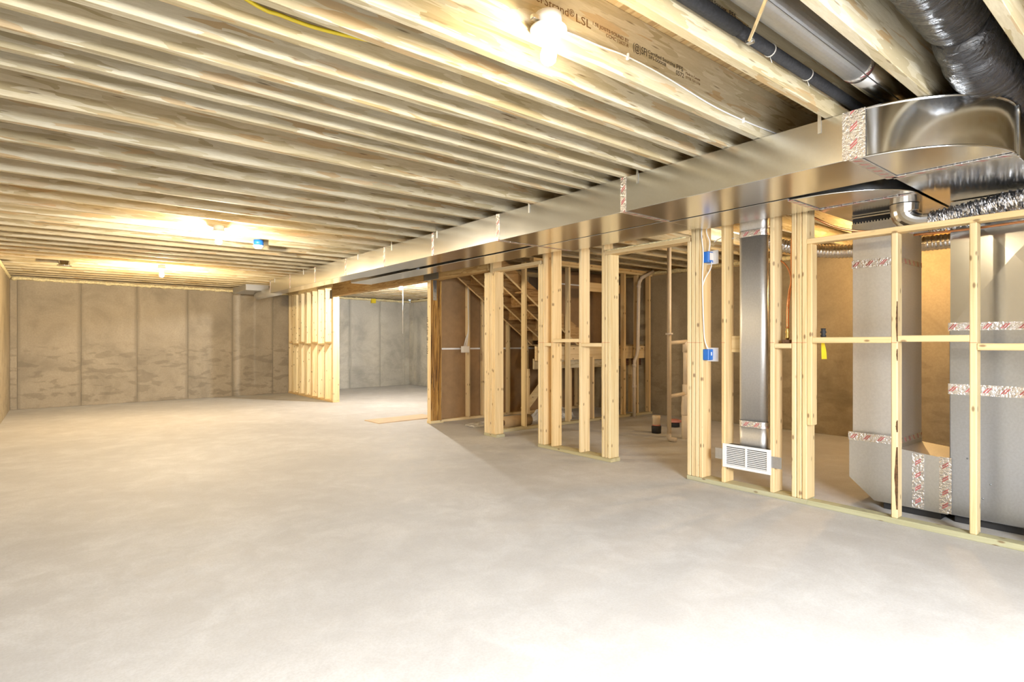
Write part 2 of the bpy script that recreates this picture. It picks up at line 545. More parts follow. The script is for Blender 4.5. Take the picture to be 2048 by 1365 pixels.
# --- back wall, slightly out of square, cast panels with form joints
def slanted_wall(name, pts, label, matname, joints, h=2.37, th=0.2):
    (xa, ya), (xb, yb) = pts
    d = Vector((xb - xa, yb - ya, 0)); Ln = d.length; d.normalize()
    n = Vector((-d.y, d.x, 0))
    a = Vector((xa, ya, 0))
    vs = []
    for z in (0.0, h):
        for (s, o) in ((0, 0.012), (Ln, 0.012), (Ln, th), (0, th)):
            q = a + d * s + n * o; vs.append((q.x, q.y, z))
    w = mesh_obj(name, vs, [(0, 1, 2, 3), (4, 5, 6, 7), (0, 1, 5, 4), (1, 2, 6, 5), (2, 3, 7, 6), (3, 0, 4, 7)], matname)
    tag(w, label, 'wall', kind='structure')
    ang = math.atan2(d.y, d.x)
    ss = [0.0] + [max(0, min(Ln, (x - xa) / d.x)) for x in joints] + [Ln]
    for s0, s1 in zip(ss[:-1], ss[1:]):
        if s1 - s0 < 0.02: continue
        g0 = 0.006
        me = box_mesh(s1 - s0 - g0, 0.02 + random.uniform(-0.0015, 0.0015), h - 0.001, M[matname], 0.004)
        c = a + d * ((s0 + s1) / 2) + n * 0.012
        link('panel', me, (c.x, c.y, h / 2), None, w, (0, 0, ang))
    for nm, z0, z1, o, mt in (('sill_plate', h + 0.001, 2.434, 0.10, 'lum_x'), ('rim_board', 2.4355, 2.737, 0.16, 'strand_x')):
        c = a + d * (Ln / 2) + n * o
        link(nm, box_mesh(Ln, 0.14, z1 - z0, M[mt], 0.002), (c.x, c.y, (z0 + z1) / 2), None, w, (0, 0, ang))
    return w, a, d, n, Ln
wb, a_, d_, n_, L_ = slanted_wall('wall_back', ((-0.64, 13.70), (4.50, 14.20)), 'poured concrete back wall with damp stains and form joints', 'wall', [-0.54, 0.39, 1.31, 2.24, 3.15, 4.06])
pb = a_ + d_ * L_
foam_bead('foam_seal', (-0.62, 13.70, 2.395), (4.4, 14.17, 2.395), 0.036, wb, 110)
wb2, a2, d2, n2, L2_ = slanted_wall('wall_far_room', ((4.50, 14.26), (8.05, 14.72)), 'grey concrete wall at the end of the far room', 'wall_grey', [5.15, 6.10, 7.05, 7.85])
foam_bead('foam_seal', (4.55, 14.25, 2.40), (8.0, 14.68, 2.40), 0.035, wb2, 60)
wr = box('wall_right', 8.02, 8.22, -2.0, 14.7, 0.0, 2.37, 'wall_tan', None, 0)
tag(wr, 'tan concrete foundation wall behind the furnace and bathroom', 'wall', kind='structure')
for k in range(19):
    y0 = -2.0 + k * 0.915
    box('panel', 8.0, 8.022, y0 + 0.003, min(y0 + 0.912, 14.7), 0.001, 2.369, 'wall_tan' if y0 < 7.3 else 'wall_grey', wr, 0.004)
box('sill_plate', 8.03, 8.17, -2.0, 14.7, 2.37, 2.435, 'lum_y', wr)
foam_bead('foam_seal', (8.0, 0.0, 2.41), (8.0, 14.6, 2.41), 0.035, wr, 120)
box('rim_board', 8.06, 8.20, -2.0, 14.7, 2.435, 2.737, 'strand_y', wr)

# --- near wall behind the camera; its unseen doorway is added to let light in
wn = thing('wall_near', (3.68, -1.9, 0), 'concrete end wall with an added doorway for the light', 'wall', kind='structure')
box('wall_segment', -0.86, -0.50, -2.0, -1.8, 0, 2.435, 'wall_tan', wn, 0)
box('wall_segment', 2.20, 8.22, -2.0, -1.8, 0, 2.435, 'wall_tan', wn, 0)
box('wall_segment', -0.50, 2.20, -2.0, -1.8, 2.17, 2.435, 'wall_tan', wn, 0)
box('rim_board', -0.86, 8.2, -2.0, -1.9, 2.435, 2.737, 'strand_x', wn)
d1 = thing('added_door', (0.85, -1.9, 0), 'white frame of the added unseen patio doorway', 'door', kind='structure')
box('jamb', -0.50, -0.44, -1.96, -1.8, 0.02, 2.17, 'frame_white', d1)
box('jamb', 2.14, 2.20, -1.96, -1.8, 0.02, 2.17, 'frame_white', d1)
box('head', -0.50, 2.20, -1.96, -1.8, 2.11, 2.17, 'frame_white', d1)
box('threshold', -0.50, 2.20, -1.96, -1.8, 0.0, 0.02, 'frame_white', d1)

# --- ceiling: subfloor sheets and joists
ce = thing('ceiling', (3.68, 5.9, 2.737), 'open ceiling of strand lumber joists under the subfloor', 'ceiling', kind='structure')
for i in range(4):
    for j in range(15):
        x0 = -0.86 + i * 2.28; y0 = -2.0 + j * 1.15
        box('subfloor_sheet', x0 + 0.002, x0 + 2.278, y0 + 0.002, y0 + 1.148, 2.738, 2.758, 'subfloor', ce, 0)
ks = [k for k in range(-20, 40)]
far_edges = []
for k in range(-14, -2): far_edges.append(Y0 + G * (k - 0.5))
k = -2.5
while k <= 1.51:
    far_edges.append(Y0 + G * k); k += 0.5
for k in range(2, 28): far_edges.append(Y0 + G * (k + 0.5))
far_edges = sorted(set(round(y, 4) for y in far_edges if -1.85 < y < 13.75))
JOIST = {}
for y in far_edges:
    JOIST[y] = box('floor_joist', -0.68, 4.50, y - JT, y, JZ0, JZ1, 'strand_x', ce, 0.002)
for k in range(-14, 29):
    y = Y0 + G * (k + 0.5)
    if -1.85 < y < 14.4:
        box('floor_joist', 4.503, 8.05, y - JT, y, JZ0, JZ1, 'strand_x', ce, 0.002)

# =================================================================== STUD WALLS
PT = 0.038
def studs(parent, ys, x0, dep, z0, z1, mat='stud'):
    for y in ys: box('stud', x0, x0 + dep, y, y + PT, z0, z1, mat, parent, 0.0055)

# far wall by the back wall
wf = thing('wall_far', (XP, 12.7, 0), 'short yellow stud wall standing against the back wall', 'wall', kind='structure')
box('sole_plate', XP, XP + 0.14, 11.30, 14.14, 0, PT, 'lum_y', wf)
box('top_plate', XP, XP + 0.14, 11.30, 14.14, 2.36, 2.435, 'lum_y', wf)
fs = [11.30, 11.345, 11.73, 12.14, 12.54, 12.95, 13.36, 13.76, 14.08]
for q, y in enumerate(fs):
    box('stud', XP, XP + 0.14, y, y + PT, PT, 2.36 if q > 1 else (2.16 if q == 0 else 2.36), 'stud', wf, 0.0055)
for q in range(1, len(fs) - 1):
    z = 1.20 if q % 2 else 1.165
    box('blocking', XP, XP + 0.14, fs[q] + PT, fs[q + 1], z, z + PT, 'lum_y', wf)

# beam over the wide opening and its post
bm_ = thing('support_beam', (XP, 8.7, 2.165), 'dark strand lumber beam spanning the opening to the far room', 'beam')
for q in range(3):
    box('beam_ply', XP + 0.001 + q * 0.046, XP + 0.045 + q * 0.046, 5.99, 11.345, 2.165, 2.43, 'strand_y', bm_)
po = thing('wood_post', (XP, 7.47, 0), 'dark streaked strand lumber post with printed edge under the beam', 'post')
box('shaft', XP + 0.002, XP + 0.19, 7.432, 7.521, 0.04, 2.163, 'psl', po, 0.004)
box('edge_ply', XP - 0.006, XP + 0.001, 7.432, 7.521, 0.04, 2.163, 'stud', po, 0.001)
box('base_plate', XP - 0.01, XP + 0.22, 7.42, 7.53, 0, 0.04, 'lum_x', po)
st_ = box('steel_strap', XP - 0.012, XP - 0.007, 7.20, 7.62, 2.163, 2.27, 'strap', po, 0.001)
st2 = box('steel_strap', XP + 0.04, XP + 0.10, 7.426, 7.431, 1.86, 2.17, 'strap', po, 0.001)
for q in range(6):
    lathe('screw_head', [(0.006, 0), (0.005, -0.003)], (XP + 0.055 + 0.03 * (q % 2), 7.426, 1.90 + q * 0.04), 'galv', po, 8, 'Y')
text('lettering', 'POST  1.8E  WS  17  EM', (XP - 0.0068, 7.50, 1.05), 0.055, (math.pi / 2, -math.pi / 2, math.pi / 2 * 3), 'ink', po)

# corner post + header of the first inner doorway
wh = thing('wall_hall', (XP, 5.5, 0), 'built up stud post and door header beside the stairs', 'wall', kind='structure')
box('sole_plate', XP, XP + 0.14, 5.80, 6.07, 0, PT, 'treated_y', wh)
box('stud', XP, XP + 0.14, 6.0300, 6.066, PT, 2.14, 'stud', wh, 0.0055)
box('stud', XP, XP + 0.14, 5.9905, 6.0255, PT, 2.14, 'stud', wh, 0.0055)
box('stud', XP, XP + 0.14, 5.951, 5.986, PT, 2.14, 'stud', wh, 0.0055)
for y in (5.905, 5.866): box('stud', XP, XP + 0.14, y, y + 0.0352, PT, 2.36, 'stud', wh, 0.0055)
box('stud', XP, XP + 0.14, 5.8275, 5.8625, PT, 2.14, 'stud', wh, 0.0055)
box('header', XP, XP + 0.14, 4.95, 5.866, 2.14, 2.178, 'lum_y', wh)
box('top_plate', XP, XP + 0.14, 4.99, 6.07, 2.36, 2.435, 'lum_y', wh)

# middle wall
wm = thing('wall_middle', (XP, 4.4, 0), 'open stud wall section with pale studs in front of the bathroom', 'wall', kind='structure')
box('sole_plate', XP, XP + 0.14, 3.872, 5.0, 0, PT, 'treated_y', wm)
for y in (4.962, 4.923): box('stud', XP, XP + 0.14, y, y + 0.0352, PT, 2.14, 'stud', wm, 0.0055)
for y in (4.884, 4.738, 4.296): box('stud', XP, XP + 0.14, y, y + 0.0352, PT, 2.36, 'stud', wm, 0.0055)
box('stud', XP, XP + 0.14, 3.9665, 4.004, PT, 2.36, 'stud', wm, 0.0055)
for y in (3.927, 3.888): box('stud', XP, XP + 0.14, y, y + 0.0352, PT, 2.125, 'stud', wm, 0.0055)
box('blocking', XP, XP + 0.14, 4.776, 4.884, 1.180, 1.218, 'lum_y', wm)
box('blocking', XP, XP + 0.14, 4.334, 4.738, 1.226, 1.264, 'lum_y', wm)
box('blocking', XP, XP + 0.14, 4.004, 4.296, 1.180, 1.218, 'lum_y', wm)
box('header', XP, XP + 0.14, 2.955, 3.966, 2.125, 2.163, 'lum_y', wm)
box('top_plate', XP, XP + 0.14, 2.99, 4.99, 2.36, 2.435, 'lum_y', wm)
foam_bead('foam_seal', (XP + 0.002, 3.0, 2.168), (XP + 0.002, 3.95, 2.168), 0.008, wm, 30)

# wall with the wall stack and register
wk = thing('wall_register', (XP, 2.4, 0), 'stud wall section holding the flat wall duct and white grille', 'wall', kind='structure')
box('sole_plate', XP, XP + 0.14, 1.944, 2.985, 0, PT, 'treated_y', wk)
box('stud', XP, XP + 0.14, 2.9445, 2.982, PT, 2.125, 'stud', wk, 0.0055)
for y in (2.905, 2.866, 2.827): box('stud', XP, XP + 0.14, y, y + 0.0352, PT, 2.36, 'stud', wk, 0.0055)
for y in (2.612, 2.192, 2.022, 1.983, 1.944): box('stud', XP, XP + 0.14, y, y + 0.0352, PT, 2.36, 'stud', wk, 0.0055)
box('blocking', XP, XP + 0.089, 2.060, 2.192, 1.178, 1.216, 'lum_y', wk)
box('blocking', XP + 0.10, XP + 0.138, 2.50, 2.612, 1.14, 1.28, 'lum_y', wk)
box('blocking', XP + 0.10, XP + 0.138, 2.23, 2.27, 1.14, 1.28, 'lum_y', wk)
box('top_plate', XP, XP + 0.14, 1.944, 2.99, 2.36, 2.435, 'lum_y', wk)

# low framed wall in front of the furnace
wu = thing('wall_utility', (XP, 0.5, 0), 'low stud wall with one long top rail in front of the furnace', 'wall', kind='structure')
box('sole_plate', XP, XP + 0.089, -1.8, 1.944, 0, PT, 'treated_y', wu)
box('top_plate', XP, XP + 0.089, -1.8, 1.944, 1.965, 2.003, 'lum_y', wu)
ys = [1.352, 0.930, 0.52, 0.11, -0.30, -0.70, -1.1, -1.5]
for y in ys: box('stud', XP, XP + 0.089, y, y + PT, PT, 1.965, 'stud', wu, 0.0055)
box('stud', XP - 0.001, XP + 0.088, 1.905, 1.943, 0.60, 1.965, 'stud', wu, 0.0055)
yl = [1.905] + ys
zz = [1.220, 1.228, 1.176, 1.22, 1.18, 1.22, 1.18, 1.22, 1.18, 1.22, 1.18]
for q in range(len(yl) - 1):
    box('blocking', XP - 0.002, XP + 0.087, yl[q + 1] + PT, yl[q], zz[q], zz[q] + 0.042, 'lum_y', wu)
# bark edges left on two of the studs
for (y, z0, z1, w) in ((1.352, 0.10, 0.52, 0.017), (1.352, 0.62, 0.70, 0.010), (1.352, 1.23, 1.50, 0.009), (1.352, 1.10, 1.18, 0.007)):
    vs = []; fs2 = []; n = 14
    for q in range(n + 1):
        z = z0 + (z1 - z0) * q / n
        ww = w * (0.35 + 0.65 * math.sin(math.pi * q / n)) * random.uniform(0.7, 1.15)
        vs += [(XP - 0.0015, y + ww, z), (XP - 0.0015, y - 0.0012, z), (XP + ww * 0.5, y - 0.0012, z), (XP + 0.004, y + ww * 0.4, z)]
    for q in range(n):
        for s in range(4):
            s2 = (s + 1) % 4
            fs2.append((q * 4 + s, q * 4 + s2, q * 4 + 4 + s2, q * 4 + 4 + s))
    fs2 += [(0, 1, 2, 3), tuple(range(4 * n, 4 * n + 4))]
    mesh_obj('bark_strip', vs, fs2, 'bark', wu)
# red laser level light, painted as thin strips across the studs
for p, segs in ((wk, ((2.944, 2.982), (2.905, 2.943), (2.866, 2.904), (2.827, 2.865), (2.612, 2.65), (2.192, 2.23), (1.944, 2.06))), (wm, ((4.885, 5.0), (4.738, 4.776), (4.296, 4.334), (3.888, 4.004))), (wu, ((1.352, 1.39), (0.93, 0.968)))):
    for (a, b) in segs: box('laser_line', XP - 0.0006, XP + 0.0002, a, b, 1.2205, 1.2235, 'redline', p, 0)

# =================================================================== STAIRS
ws = thing('wall_stair', (6.4, 6.15, 0), 'open stud wall under the landing at the back of the bathroom', 'wall', kind='structure')
box('sole_plate', 4.56, 8.0, 6.10, 6.19, 0, PT, 'treated_x', ws)
box('top_plate', 5.3, 8.0, 6.10, 6.19, 2.397, 2.435, 'lum_x', ws)
box('top_plate', 5.3, 8.0, 6.10, 6.19, 2.357, 2.395, 'lum_x', ws)
for x in (5.14, 6.0): box('stud', x, x + PT, 6.10, 6.19, PT, 2.355, 'stud', ws, 0.0055)
box('stud', 6.52, 6.558, 6.10, 6.19, PT, 1.0, 'stud', ws, 0.0055)
for x in (7.27, 7.60, 7.92): box('stud', x, x + PT, 6.10, 6.19, PT, 2.355, 'stud', ws, 0.0055)
wc = thing('wall_stair_far', (6.3, 7.55, 0), 'brown sheathed stud wall on the far side of the stairs', 'wall', kind='structure')
box('sole_plate', 4.60, 8.0, 7.49, 7.58, 0, PT, 'lum_x', wc)
box('stud', 4.60, 4.638, 7.49, 7.58, PT, 2.165, 'stud', wc, 0.0055)
for x in (5.13, 5.42, 5.95, 6.36, 6.77, 7.17, 7.58, 7.96): box('stud', x, x + PT, 7.49, 7.58, PT, 2.36, 'stud', wc, 0.0055)
box('top_plate', 4.60, 8.0, 7.49, 7.58, 2.362, 2.435, 'lum_x', wc)
for q, x in enumerate((4.60, 5.82, 7.04)):
    for (z0, z1) in ((0.002, 1.118), (1.132, 2.43)):
        box('sheathing_board', x, min(x + 1.217, 8.0), 7.582, 7.592, z0, z1, 'card', wc, 0)
box('seam_tape', 4.64, 8.0, 7.5795, 7.5815, 1.112, 1.138, 'white', wc, 0)
# sheathing seen behind the bathroom stud wall, between landing and ceiling
wg = thing('wall_landing', (6.9, 7.0, 1.2), 'brown sheathed wall above the stair landing', 'wall', kind='structure')
box('sheathing_board', 6.30, 7.98, 6.90, 6.91, 1.20, 2.43, 'card', wg, 0)
box('seam_tape', 6.32, 7.97, 6.897, 6.8995, 2.195, 2.218, 'white', wg, 0)

sr = thing('staircase', (5.6, 6.8, 0), 'rough wooden staircase with slanted stringers seen from below', 'staircase')
def stringer(y, x0=4.56, x1=6.32):
    zl = lambda x: 2.216 - (x - 4.827) * 0.692
    dz = 0.26
    poly = [(x0, min(zl(x0), 2.40)), (x1, zl(x1)), (x1, zl(x1) + dz), (x0 + 0.2, 2.425), (x0, 2.425)]
    so = prism('stringer', poly, 'Y', y, y + 0.038, 'stringer', sr)
    # lighter strip along the lower edge
    vs = []
    for x in (x0, x1):
        for (yy, o) in ((y - 0.001, -0.004), (y + 0.039, -0.004), (y + 0.039, 0.001), (y - 0.001, 0.001)):
            vs.append((x, yy, zl(x) + o))
    mesh_obj('stringer_edge', vs, [(0, 1, 2, 3), (4, 5, 6, 7), (0, 1, 5, 4), (1, 2, 6, 5), (2, 3, 7, 6), (3, 0, 4, 7)], 'lum_x', so)
for y in (6.205, 6.52, 6.93, 7.30): stringer(y)
for q in range(8):
    x = 6.32 - 0.255 * q; z = 1.255 + 0.255 * 0.692 * q
    if z + 0.19 < 2.40:
        box('tread', x - 0.27, x + 0.01, 6.25, 6.515, z + 0.16, z + 0.185, 'stringer', sr)
        box('tread', x - 0.27, x + 0.01, 6.56, 7.34, z + 0.16, z + 0.185, 'stringer', sr)
        box('riser', x - 0.004, x + 0.015, 6.56, 7.34, z + 0.0, z + 0.158, 'stringer', sr)
ldg = thing('stair_landing', (7.1, 6.7, 0), 'framed wooden stair landing behind the open studs', 'landing')
box('rim_joist', 5.46, 7.985, 6.22, 6.258, 0.955, 1.165, 'lum_x', ldg)
box('rim_joist', 5.46, 7.4, 6.27, 6.308, 0.83, 0.985, 'strand_x', ldg)
for (a, b) in ((7.36, 7.57), (7.66, 7.90)):
    box('osb_filler', a, b, 6.262, 6.275, 0.84, 1.11, 'rim_osb', ldg)
for y in (6.42, 6.83, 7.24): box('landing_joist', 6.34, 7.985, y, y + 0.038, 0.955, 1.165, 'lum_x', ldg)
box('deck', 6.34, 7.985, 6.26, 7.48, 1.168, 1.188, 'subfloor', ldg, 0)
for x in (5.50, 6.38, 7.2, 7.9): box('leg', x, x + 0.038, 6.46, 6.55, 0, 0.828 if x < 7.4 else 0.95, 'stud', ldg)
box('cross_block', 6.558, 7.27, 6.20, 6.218, 2.03, 2.17, 'lum_x', ldg)
# diagonal lower stringer
sd = thing('lower_stringer', (6.1, 7.2, 0), 'slanted yellow stair brace low behind the doorway studs', 'brace')
prism('board', [(5.92, 0.16), (5.98, 0.05), (6.75, 0.78), (6.66, 0.87)], 'Y', 7.10, 7.138, 'lum_x', sd)

# =================================================================== DUCTWORK
DZ0, DZ1 = 2.180, 2.430
def duct_box(name, x0, x1, y0, y1, parent, mat='galv'):
    return box(name, x0, x1, y0, y1, DZ0, DZ1, mat, parent, 0.002)
sd1 = thing('supply_duct', (3.5, 6.3, DZ0), 'long rectangular galvanized trunk duct hung under the joists along the opening', 'duct')
seams = [1.19, 2.73, 4.24, 5.42, 6.60, 7.83, 9.06, 10.30, 11.50]
rear = [3.775, 3.735, 3.655, 3.60, 3.56, 3.53, 3.51, 3.50]
for q in range(8):
    sec = duct_box('duct_section', 3.24, rear[q], seams[q] + 0.0005, seams[q + 1] - 0.0005, sd1)
    if seams[q] > 1.3:
        yy = seams[q]; w = 0.026 if yy < 5 else 0.02
        box('foil_tape', 3.2375, 3.2392, yy - w, yy + w, DZ0 - 0.002, DZ1, 'tape_ZY', sec, 0)
        if yy < 5:
            box('foil_tape', 3.238, rear[q - 1] - 0.01, yy - w, yy + w, DZ0 - 0.0025, DZ0 - 0.0008, 'tape_XY', sec, 0)
box('end_cap', 3.24, 3.50, 11.50, 11.512, DZ0, DZ1, 'galv_soft', sd1)
box('foil_tape', 3.2375, 3.2392, 11.47, 11.51, DZ0, DZ1, 'tape_ZY', sd1, 0)
for yy in (1.36, 2.60, 3.79, 5.33, 6.40, 7.40, 9.6, 11.2):
    box('hanger_strap', 3.236, 3.2385, yy - 0.009, yy + 0.009, DZ1 - 0.07, JZ0 + 0.05, 'galv_soft', sd1, 0)
# sheet metal blank between the round ducts and the trunk end
ec = thing('end_takeoff', (3.6, 12.3, 2.1), 'galvanized round take-off pipe beyond the trunk duct end', 'duct')
box('boot', 3.05, 3.50, 12.5, 13.6, 2.30, 2.425, 'galv_dull', ec)
tube('pipe', [(3.42, 11.53, 2.24), (3.42, 13.0, 2.24)], 0.09, 'galv_dull', ec, 20)

def elbow(name, x_out, x_in, y_start, y_end, parent, mat, z0=DZ0, z1=DZ1, n=16):
    """square throat elbow: throat corner at (x_in, y_start), outer curve from (x_out,y_start) to (x_in,y_end)"""
    rx, ry = x_in - x_out, y_start - y_end
    arc = []
    for k in range(n + 1):
        a = math.pi / 2 * k / n
        arc.append((x_in - rx * math.cos(a), y_start - ry * math.sin(a)))
    vs = [(x_in, y_start, z0)] + [(x, y, z0) for x, y in arc] + [(x_in, y_start, z1)] + [(x, y, z1) for x, y in arc]
    m = n + 2
    fs = [tuple(range(m)), tuple(range(2 * m - 1, m - 1, -1))]
    o_ = mesh_obj(name, vs, fs, mat, parent)
    vs2 = [(x, y, z0) for x, y in arc] + [(x, y, z1) for x, y in arc]
    f2 = [(k, k + 1, n + 2 + k, n + 1 + k) for k in range(n)]
    o2 = mesh_obj('outer_wrapper', vs2, f2, 'galv_shiny', parent, True)
    # standing seams at top and bottom of the wrapper
    for z in (z0, z1 - 0.004):
        tube('seam', [(x - 0.002, y - 0.002, z) for x, y in arc], 0.006, 'galv_shiny', parent, 6)
    return arc
el = thing('duct_elbow', (3.6, 0.95, DZ0), 'shiny curved galvanized elbow where the front trunk duct turns away', 'duct')
elbow('elbow_cheek', 3.245, 3.785, 1.185, 0.645, el, 'galv')
box('foil_tape', 3.236, 3.2385, 1.135, 1.245, DZ0 - 0.002, DZ1 + 0.002, 'tape_ZY', el, 0)
box('foil_tape', 3.24, 3.785, 1.155, 1.215, DZ0 - 0.006, DZ0 - 0.001, 'tape_XY', el, 0.002)
box('foil_tape', 3.755, 3.81, 0.645, 1.185, DZ0 - 0.006, DZ0 - 0.001, 'tape_YX', el, 0.002)
d1b = thing('plenum_duct', (4.4, 0.9, DZ0), 'galvanized duct running from the elbow to the furnace plenum', 'duct')
box('duct_body', 3.812, 5.38, 0.645, 1.185, DZ0, DZ1, 'galv_shiny', d1b)
box('flange', 3.812, 3.84, 0.632, 0.6445, DZ0 - 0.01, DZ1 + 0.004, 'galv_shiny', d1b)

rd = thing('return_duct', (4.0, 4.5, DZ0), 'galvanized return duct running tight behind the front trunk duct', 'duct')
for (y0, y1, x0, x1) in ((1.80, 2.73, 3.805, 4.275), (2.73, 4.24, 3.757, 4.20), (4.24, 6.6, 3.72, 4.10), (6.6, 8.72, 3.70, 4.06)):
    duct_box('duct_section', x0, x1, y0 + 0.0005, y1 - 0.0005, rd)
box('foil_tape', 3.757, 4.20, 4.225, 4.255, DZ0 - 0.0025, DZ0 - 0.0008, 'tape_XY', rd, 0)
box('end_rim', 3.70, 4.06, 8.72, 8.728, DZ0 - 0.006, DZ1, 'galv_soft', rd)
re_ = thing('return_elbow', (4.1, 1.5, DZ0), 'galvanized elbow of the return duct with foil taped seams', 'duct')
elbow('elbow_cheek', 3.84, 4.28, 1.798, 1.21, re_, 'galv')
box('foil_tape', 3.84, 4.29, 1.785, 1.82, DZ0 - 0.006, DZ0 - 0.001, 'tape_XY', re_, 0.002)
box('foil_tape', 4.262, 4.298, 1.21, 1.80, DZ0 - 0.006, DZ0 - 0.001, 'tape_YX', re_, 0.002)
box('duct_body', 4.285, 5.22, 1.21, 1.83, DZ0 + 0.002, DZ1, 'galv_shiny', re_)

# return drop with its boot into the furnace
rp = thing('return_drop', (5.0, 1.55, 0), 'vertical galvanized return duct with a taped boot at the floor', 'duct')
XF = 4.76
box('duct_section', XF, XF + 0.45, 1.437, 1.757, 0.511, 1.815, 'galv_matte', rp, 0.002)
box('duct_section', XF, XF + 0.45, 1.437, 1.757, 1.816, 2.04, 'galv_matte', rp, 0.002)
box('connector_band', XF - 0.006, XF + 0.456, 1.431, 1.763, 2.04, 2.128, 'galv', rp)
box('canvas_connector', XF - 0.002, XF + 0.452, 1.435, 1.759, 2.129, 2.166, 'black', rp, 0.004)
box('connector_band', XF - 0.006, XF + 0.456, 1.431, 1.763, 2.167, 2.18, 'galv', rp)
for q in range(16):
    yy = 1.44 + q * 0.02
    box('crimp', XF - 0.008, XF - 0.006, yy, yy + 0.008, 2.122, 2.136, 'galv', rp, 0)
box_ = prism('boot', [(1.770, 0.511), (1.770, 0.200), (1.600, 0.052), (1.152, 0.052), (1.152, 0.43), (1.437, 0.46), (1.437, 0.511)], 'X', XF - 0.03, XF + 0.46, 'galv_soft', rp)
box('support_block', XF, XF + 0.40, 1.20, 1.55, 0.0, 0.051, 'black', rp)
for zc in (0.514, 1.818):
    lo_ = zc < 1
    box('foil_tape', XF - 0.034 if lo_ else XF - 0.004, XF - 0.0305 if lo_ else XF - 0.001, 1.432, 1.775 if lo_ else 1.762, zc - 0.03, zc + 0.03, 'tape_YZ', rp, 0)
    box('foil_tape', XF, XF + 0.45, 1.4355, 1.4369, zc - 0.02, zc + 0.02, 'tape_XZ', rp, 0)
for yc in (1.325, 1.168):
    box('foil_tape', XF - 0.033, XF - 0.0305, yc - 0.035, yc + 0.035, 0.06, 0.44, 'tape_ZY', box_, 0)
# furnace
fu = thing('furnace', (5.1, 0.85, 0), 'grey steel furnace cabinet with a coil case and plenum on top', 'furnace')
box('base_rail', XF + 0.02, XF + 0.60, 0.48, 1.13, 0.0, 0.054, 'black', fu)
cb_ = box('cabinet', XF - 0.025, XF + 0.64, 0.47, 1.147, 0.055, 0.908, 'furnace', fu, 0.006)
cc_ = box('coil_case', XF - 0.025, XF + 0.64, 0.47, 1.147, 0.91, 1.329, 'furnace', fu, 0.004)
box('foil_tape', XF - 0.0285, XF - 0.0255, 0.47, 1.153, 0.873, 0.944, 'tape_YZ', cb_, 0)
box('foil_tape', XF - 0.0285, XF - 0.0255, 0.47, 1.153, 1.304, 1.357, 'tape_YZ', cc_, 0)
box('foil_tape', XF - 0.02, XF + 0.64, 1.1475, 1.150, 0.875, 0.94, 'tape_XZ', cb_, 0)
for (yy, zz_) in ((1.05, 0.45), (0.93, 0.30), (1.02, 0.62), (0.97, 0.20)):
    lathe('screw_head', [(0.006, 0), (0.005, -0.003)], (XF - 0.025, yy, zz_), 'strap', cb_, 8, 'X')
# plenum with cross-broken front face
pv = [(XF - 0.02, 1.143, 1.331), (XF - 0.02, 0.48, 1.331), (XF - 0.02, 0.48, 2.175), (XF - 0.02, 1.143, 2.175), (XF - 0.036, 0.81, 1.78),
      (XF + 0.63, 1.143, 1.331), (XF + 0.63, 0.48, 1.331), (XF + 0.63, 0.48, 2.175), (XF + 0.63, 1.143, 2.175)]
mesh_obj('plenum', pv, [(0, 1, 4), (1, 2, 4), (2, 3, 4), (3, 0, 4), (5, 6, 7, 8), (0, 3, 8, 5), (1, 2, 7, 6), (0, 1, 6, 5), (2, 3, 8, 7)], 'galv', fu)

# wall stack between the studs, and its register
wst = thing('wall_stack', (XP + 0.07, 2.4, 0.36), 'flat rounded galvanized duct standing between the studs above the grille', 'duct')
def stadium(x0, x1, y0, y1, r, n=8):
    pts = []
    for (cx, cy, a0) in ((x1 - r, y1 - r, 0), (x0 + r, y1 - r, 90), (x0 + r, y0 + r, 180), (x1 - r, y0 + r, 270)):
        for k in range(n + 1):
            a = math.radians(a0 + 90 * k / n)
            pts.append((cx + r * math.cos(a), cy + r * math.sin(a)))
    out = []
    m = len(pts)
    for k in range(m):
        p, q = pts[k], pts[(k + 1) % m]
        out.append(p)
        if math.dist(p, q) > 0.02:
            out += [(p[0] + (q[0] - p[0]) * e, p[1] + (q[1] - p[1]) * e) for e in (0.02, 0.98)]
    return out
def stack(z0, z1, nm):
    poly = stadium(XP + 0.015, XP + 0.105, 2.275, 2.505, 0.04)
    n = len(poly)
    vs = [(x, y, z0) for x, y in poly] + [(x, y, z1) for x, y in poly]
    fs = [(k, (k + 1) % n, n + (k + 1) % n, n + k) for k in range(n)]
    o_ = mesh_obj(nm, vs, fs + [tuple(range(n)), tuple(range(n, 2 * n))], 'galv_matte', wst)
    for p in o_.data.polygons: p.use_smooth = len(p.vertices) == 4
    return o_
stack(0.30, 0.545, 'stack_section'); stack(0.546, 2.10, 'stack_section'); stack(2.101, 2.34, 'stack_section')
for zc in (0.555, 2.115):
    poly = stadium(XP + 0.0125, XP + 0.1075, 2.2725, 2.5075, 0.042)
    n = len(poly)
    vs = [(x, y, zc - 0.026) for x, y in poly] + [(x, y, zc + 0.026) for x, y in poly]
    mesh_obj('foil_tape', vs, [(k, (k + 1) % n, n + (k + 1) % n, n + k) for k in range(n)], 'tape_YZ', wst, True)
gr = thing('register_grille', (XP - 0.01, 2.42, 0.176), 'white louvred register grille mounted low on the studs', 'grille')
for (y0, y1, z0, z1) in ((2.212, 2.627, 0.352, 0.374), (2.212, 2.627, 0.176, 0.200), (2.212, 2.245, 0.20, 0.352), (2.594, 2.627, 0.20, 0.352), (2.412, 2.427, 0.20, 0.352)):
    box('grille_frame', XP - 0.016, XP - 0.004, y0, y1, z0, z1, 'white', gr, 0.002)
